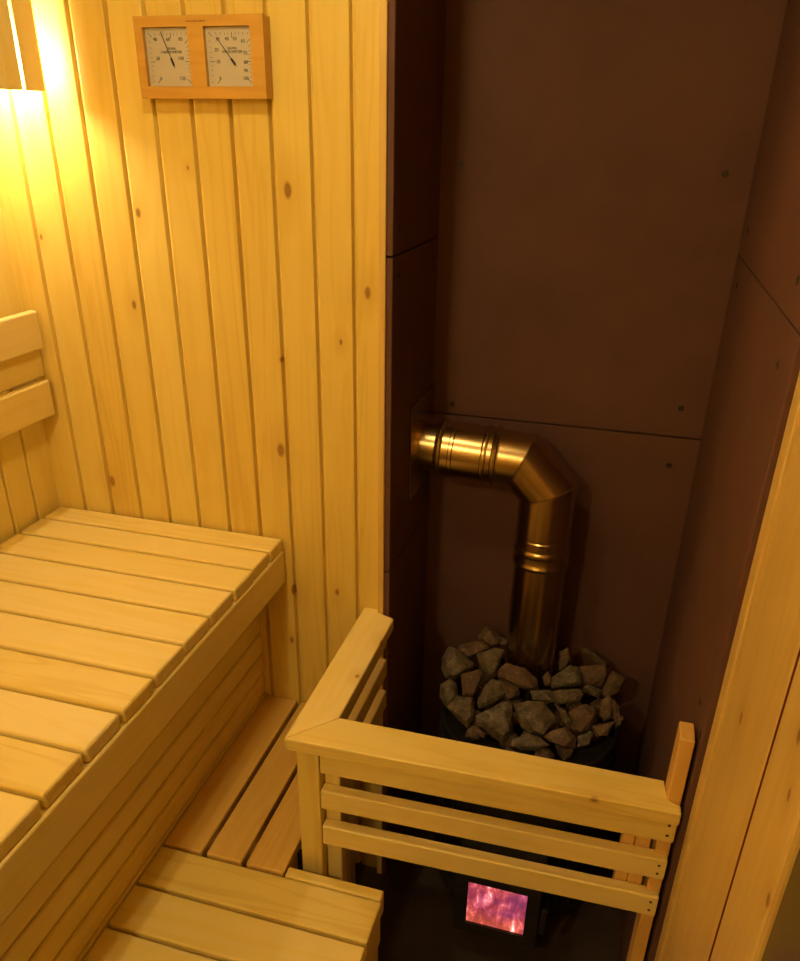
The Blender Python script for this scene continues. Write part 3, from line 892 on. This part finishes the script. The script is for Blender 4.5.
def stone(name, label, c, outline, seed, mat, group):
    rr = random.Random(seed)
    c = Vector(c)
    w = max(p[0] for p in outline) - min(p[0] for p in outline)
    hgt = max(p[1] for p in outline) - min(p[1] for p in outline)
    s = min(w, hgt)
    bm = bmesh.new()
    pts = []
    dp = s * 0.42
    cx = sum(p[0] for p in outline) / len(outline); cy = sum(p[1] for p in outline) / len(outline)
    for (a, b) in outline:
        pts.append(c + B_R * (a * 1.05) + B_U * (b * 1.05) + B_F * rr.uniform(-.12, .12) * dp)
        q = rr.uniform(0.45, 0.78)
        pts.append(c + B_R * (cx + (a - cx) * q) + B_U * (cy + (b - cy) * q) + B_F * dp * rr.uniform(0.55, 1.0))
        q = rr.uniform(0.5, 0.85)
        pts.append(c + B_R * (cx + (a - cx) * q) + B_U * (cy + (b - cy) * q) - B_F * dp * rr.uniform(0.7, 1.3))
    for p in pts: bm.verts.new(p)
    res = bmesh.ops.convex_hull(bm, input=list(bm.verts))
    junk = [e for e in res['geom_interior'] + res['geom_unused'] if isinstance(e, bmesh.types.BMVert)]
    if junk: bmesh.ops.delete(bm, geom=list(set(junk)), context='VERTS')
    bmesh.ops.dissolve_limit(bm, angle_limit=math.radians(12), verts=list(bm.verts), edges=list(bm.edges))
    bmesh.ops.bevel(bm, geom=list(bm.edges), offset=s * 0.045, segments=2, profile=0.6, affect='EDGES', clamp_overlap=True)
    bmesh.ops.triangulate(bm, faces=list(bm.faces))
    bmesh.ops.subdivide_edges(bm, edges=[e for e in bm.edges if e.calc_length() > s * 0.16], cuts=2, use_grid_fill=True)
    bmesh.ops.triangulate(bm, faces=list(bm.faces))
    from mathutils import noise
    for v in bm.verts:
        n = noise.noise((v.co + Vector((seed, 0, 0))) * 60) * 0.0022 + noise.noise((v.co + Vector((0, seed, 0))) * 160) * 0.001
        v.co += (v.co - c).normalized() * n
    o = obj(name, bm, mat, None, smooth=False)
    return prop(o, label, 'stone', group)


brown = ('dark', 'brown', 'reddish', 'tiny')
for i, (lab, c, ol) in enumerate(STONES):
    if i == 8: c = (c[0] + 0.001, c[1] - 0.018, c[2] + 0.010)
    stone('sauna_stone', lab, c, ol, i + 1, STONE_BROWN if any(b in lab for b in brown) else STONE, 'sauna stones heaped on the stove')

# smaller stones filling the basket underneath
rf = random.Random(21)
placed = []
tries = 0
while len(placed) < 26 and tries < 2000:
    tries += 1
    a = rf.uniform(0, 2 * math.pi); q = SR * 0.82 * math.sqrt(rf.uniform(0, 1))
    x, y = SX + q * math.cos(a), SY + q * math.sin(a)
    if math.hypot(x - PX, y - PY) < PR + 0.026: continue
    if any(math.hypot(x - p[0], y - p[1]) < 0.044 for p in placed): continue
    placed.append((x, y))
    z = 0.448 + 0.10 * (y + 0.05)
    rad = rf.uniform(0.020, 0.027)
    ol = []
    for j in range(7):
        t = 2 * math.pi * j / 7
        ol.append((math.cos(t) * rad * rf.uniform(.8, 1.1), math.sin(t) * rad * rf.uniform(.8, 1.1)))
    stone('sauna_stone', 'small dark stone mostly buried under the upper stones of the heap', (x, y, z), ol, 100 + len(placed), STONE_BROWN,
          'buried stones in the stove basket')

# ---------------------------------------------------------------- guard rail around the stove
gr = thing('guard_rail', 'L shaped wooden guard rail with a wide mitred top board around the stove', 'railing', (0.79, -0.42, FZ))
TZ = 0.745; TT = 0.026
ANG = math.radians(1.55)
ca, sa = math.cos(ANG), math.sin(ANG)
OX, OY = 0.7500, -0.4430     # outer corner


def rot(x, y):      # the front side of the rail stands at a slight angle
    dx, dy = x - OX, y - OY
    return (OX + dx * ca - dy * sa, OY + dx * sa + dy * ca)


def rbox(p0, p1, r, seg=3):
    bm = box(p0, p1, r, seg)
    for v in bm.verts:
        v.co.x, v.co.y = rot(v.co.x, v.co.y)
    return bm


inner = rot(0.8245, -0.3668)
# left top board: mitred at the front, notched round the wall end
left_poly = [(OX, OY), inner, (0.8250, -0.0670), (0.8230, -0.030), (0.8105, -0.030), (0.8105, -0.0175), (0.7835, -0.0175), (0.7835, -0.0015), (0.7500, -0.0015)]
left_poly = [(OX, OY), inner, (0.8250, -0.0300), (0.8210, -0.0260), (0.7980, -0.0180), (0.7835, -0.0180), (0.7835, -0.0015), (0.7500, -0.0015)]
edge_sel = lambda e: True
o = obj('top_board', prism(left_poly, TZ - TT, TZ, 0.0030, 3), WOOD_Y, gr)
knotted(o, 'left_rail_wood', 'y', [(0.814, -0.242, 0.745, 0.005), (0.828, -0.118, 0.745, 0.008)], (1.0, 0.7, 0.6), tint=0.2)
# front top board with a notch for the upright at its right end
re = 0.650
fp_poly = [(OX + 0.0006, OY - 0.0004), rot(OX + re, OY), rot(OX + re, OY + 0.019), (1.3765, -0.4035), (1.3755, -0.357), (inner[0] + 0.0006, inner[1] + 0.0004)]
o = obj('top_board', prism([(a, b) for a, b in fp_poly], TZ - TT, TZ, 0.0030, 3), WOOD_X, gr)
knotted(o, 'front_rail_wood', 'x', [(1.269, -0.427, 0.74, 0.006)], (0.6, 1.0, 0.9), tint=0.2)
# front slats
for z0, z1, nm, xl, xr, yo in ((0.667, TZ - TT - 0.0003, 'apron_slat', 0.8075, 1.401, 0.0135), (0.5850, 0.6290, 'slat', 0.8075, 1.399, 0.0115), (0.4970, 0.5430, 'slat', 0.8085, 1.399, 0.0115)):
    s = obj(nm, rbox((xl, OY + yo, z0), (xr, OY + yo + 0.022, z1), 0.003), WOOD_X, gr)
    for dz in (0.30, 0.72):
        px_, py_ = rot(xr - 0.012, OY + yo)
        screw_head((px_, py_, z0 + (z1 - z0) * dz), (sa, -ca, 0), 0.0026, SCREW_DARK, s, 'screw', 0.0006)
# uprights
obj('corner_post', rbox((0.7650, OY + 0.012, FZ), (0.8065, OY + 0.050, TZ - TT - 0.0002), 0.003), WOOD_Z, gr)
obj('inner_post', rbox((0.8070, OY + 0.0345, FZ), (0.8370, OY + 0.064, TZ - TT - 0.0002), 0.003), WOOD_Z, gr)
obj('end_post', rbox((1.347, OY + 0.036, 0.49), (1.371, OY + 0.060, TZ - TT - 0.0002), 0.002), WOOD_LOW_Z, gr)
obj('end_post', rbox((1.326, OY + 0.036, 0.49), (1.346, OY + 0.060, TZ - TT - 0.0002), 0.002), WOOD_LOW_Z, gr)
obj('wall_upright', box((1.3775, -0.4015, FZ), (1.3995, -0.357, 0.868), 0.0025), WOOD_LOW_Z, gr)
# left side slats
for z0, z1 in ((0.667, TZ - TT - 0.0003), (0.5850, 0.6290), (0.4970, 0.5430)):
    board('side_slat', (0.7880, OY + 0.066, z0), (0.8070, -0.0165, z1), WOOD_Y, gr, 0.003)
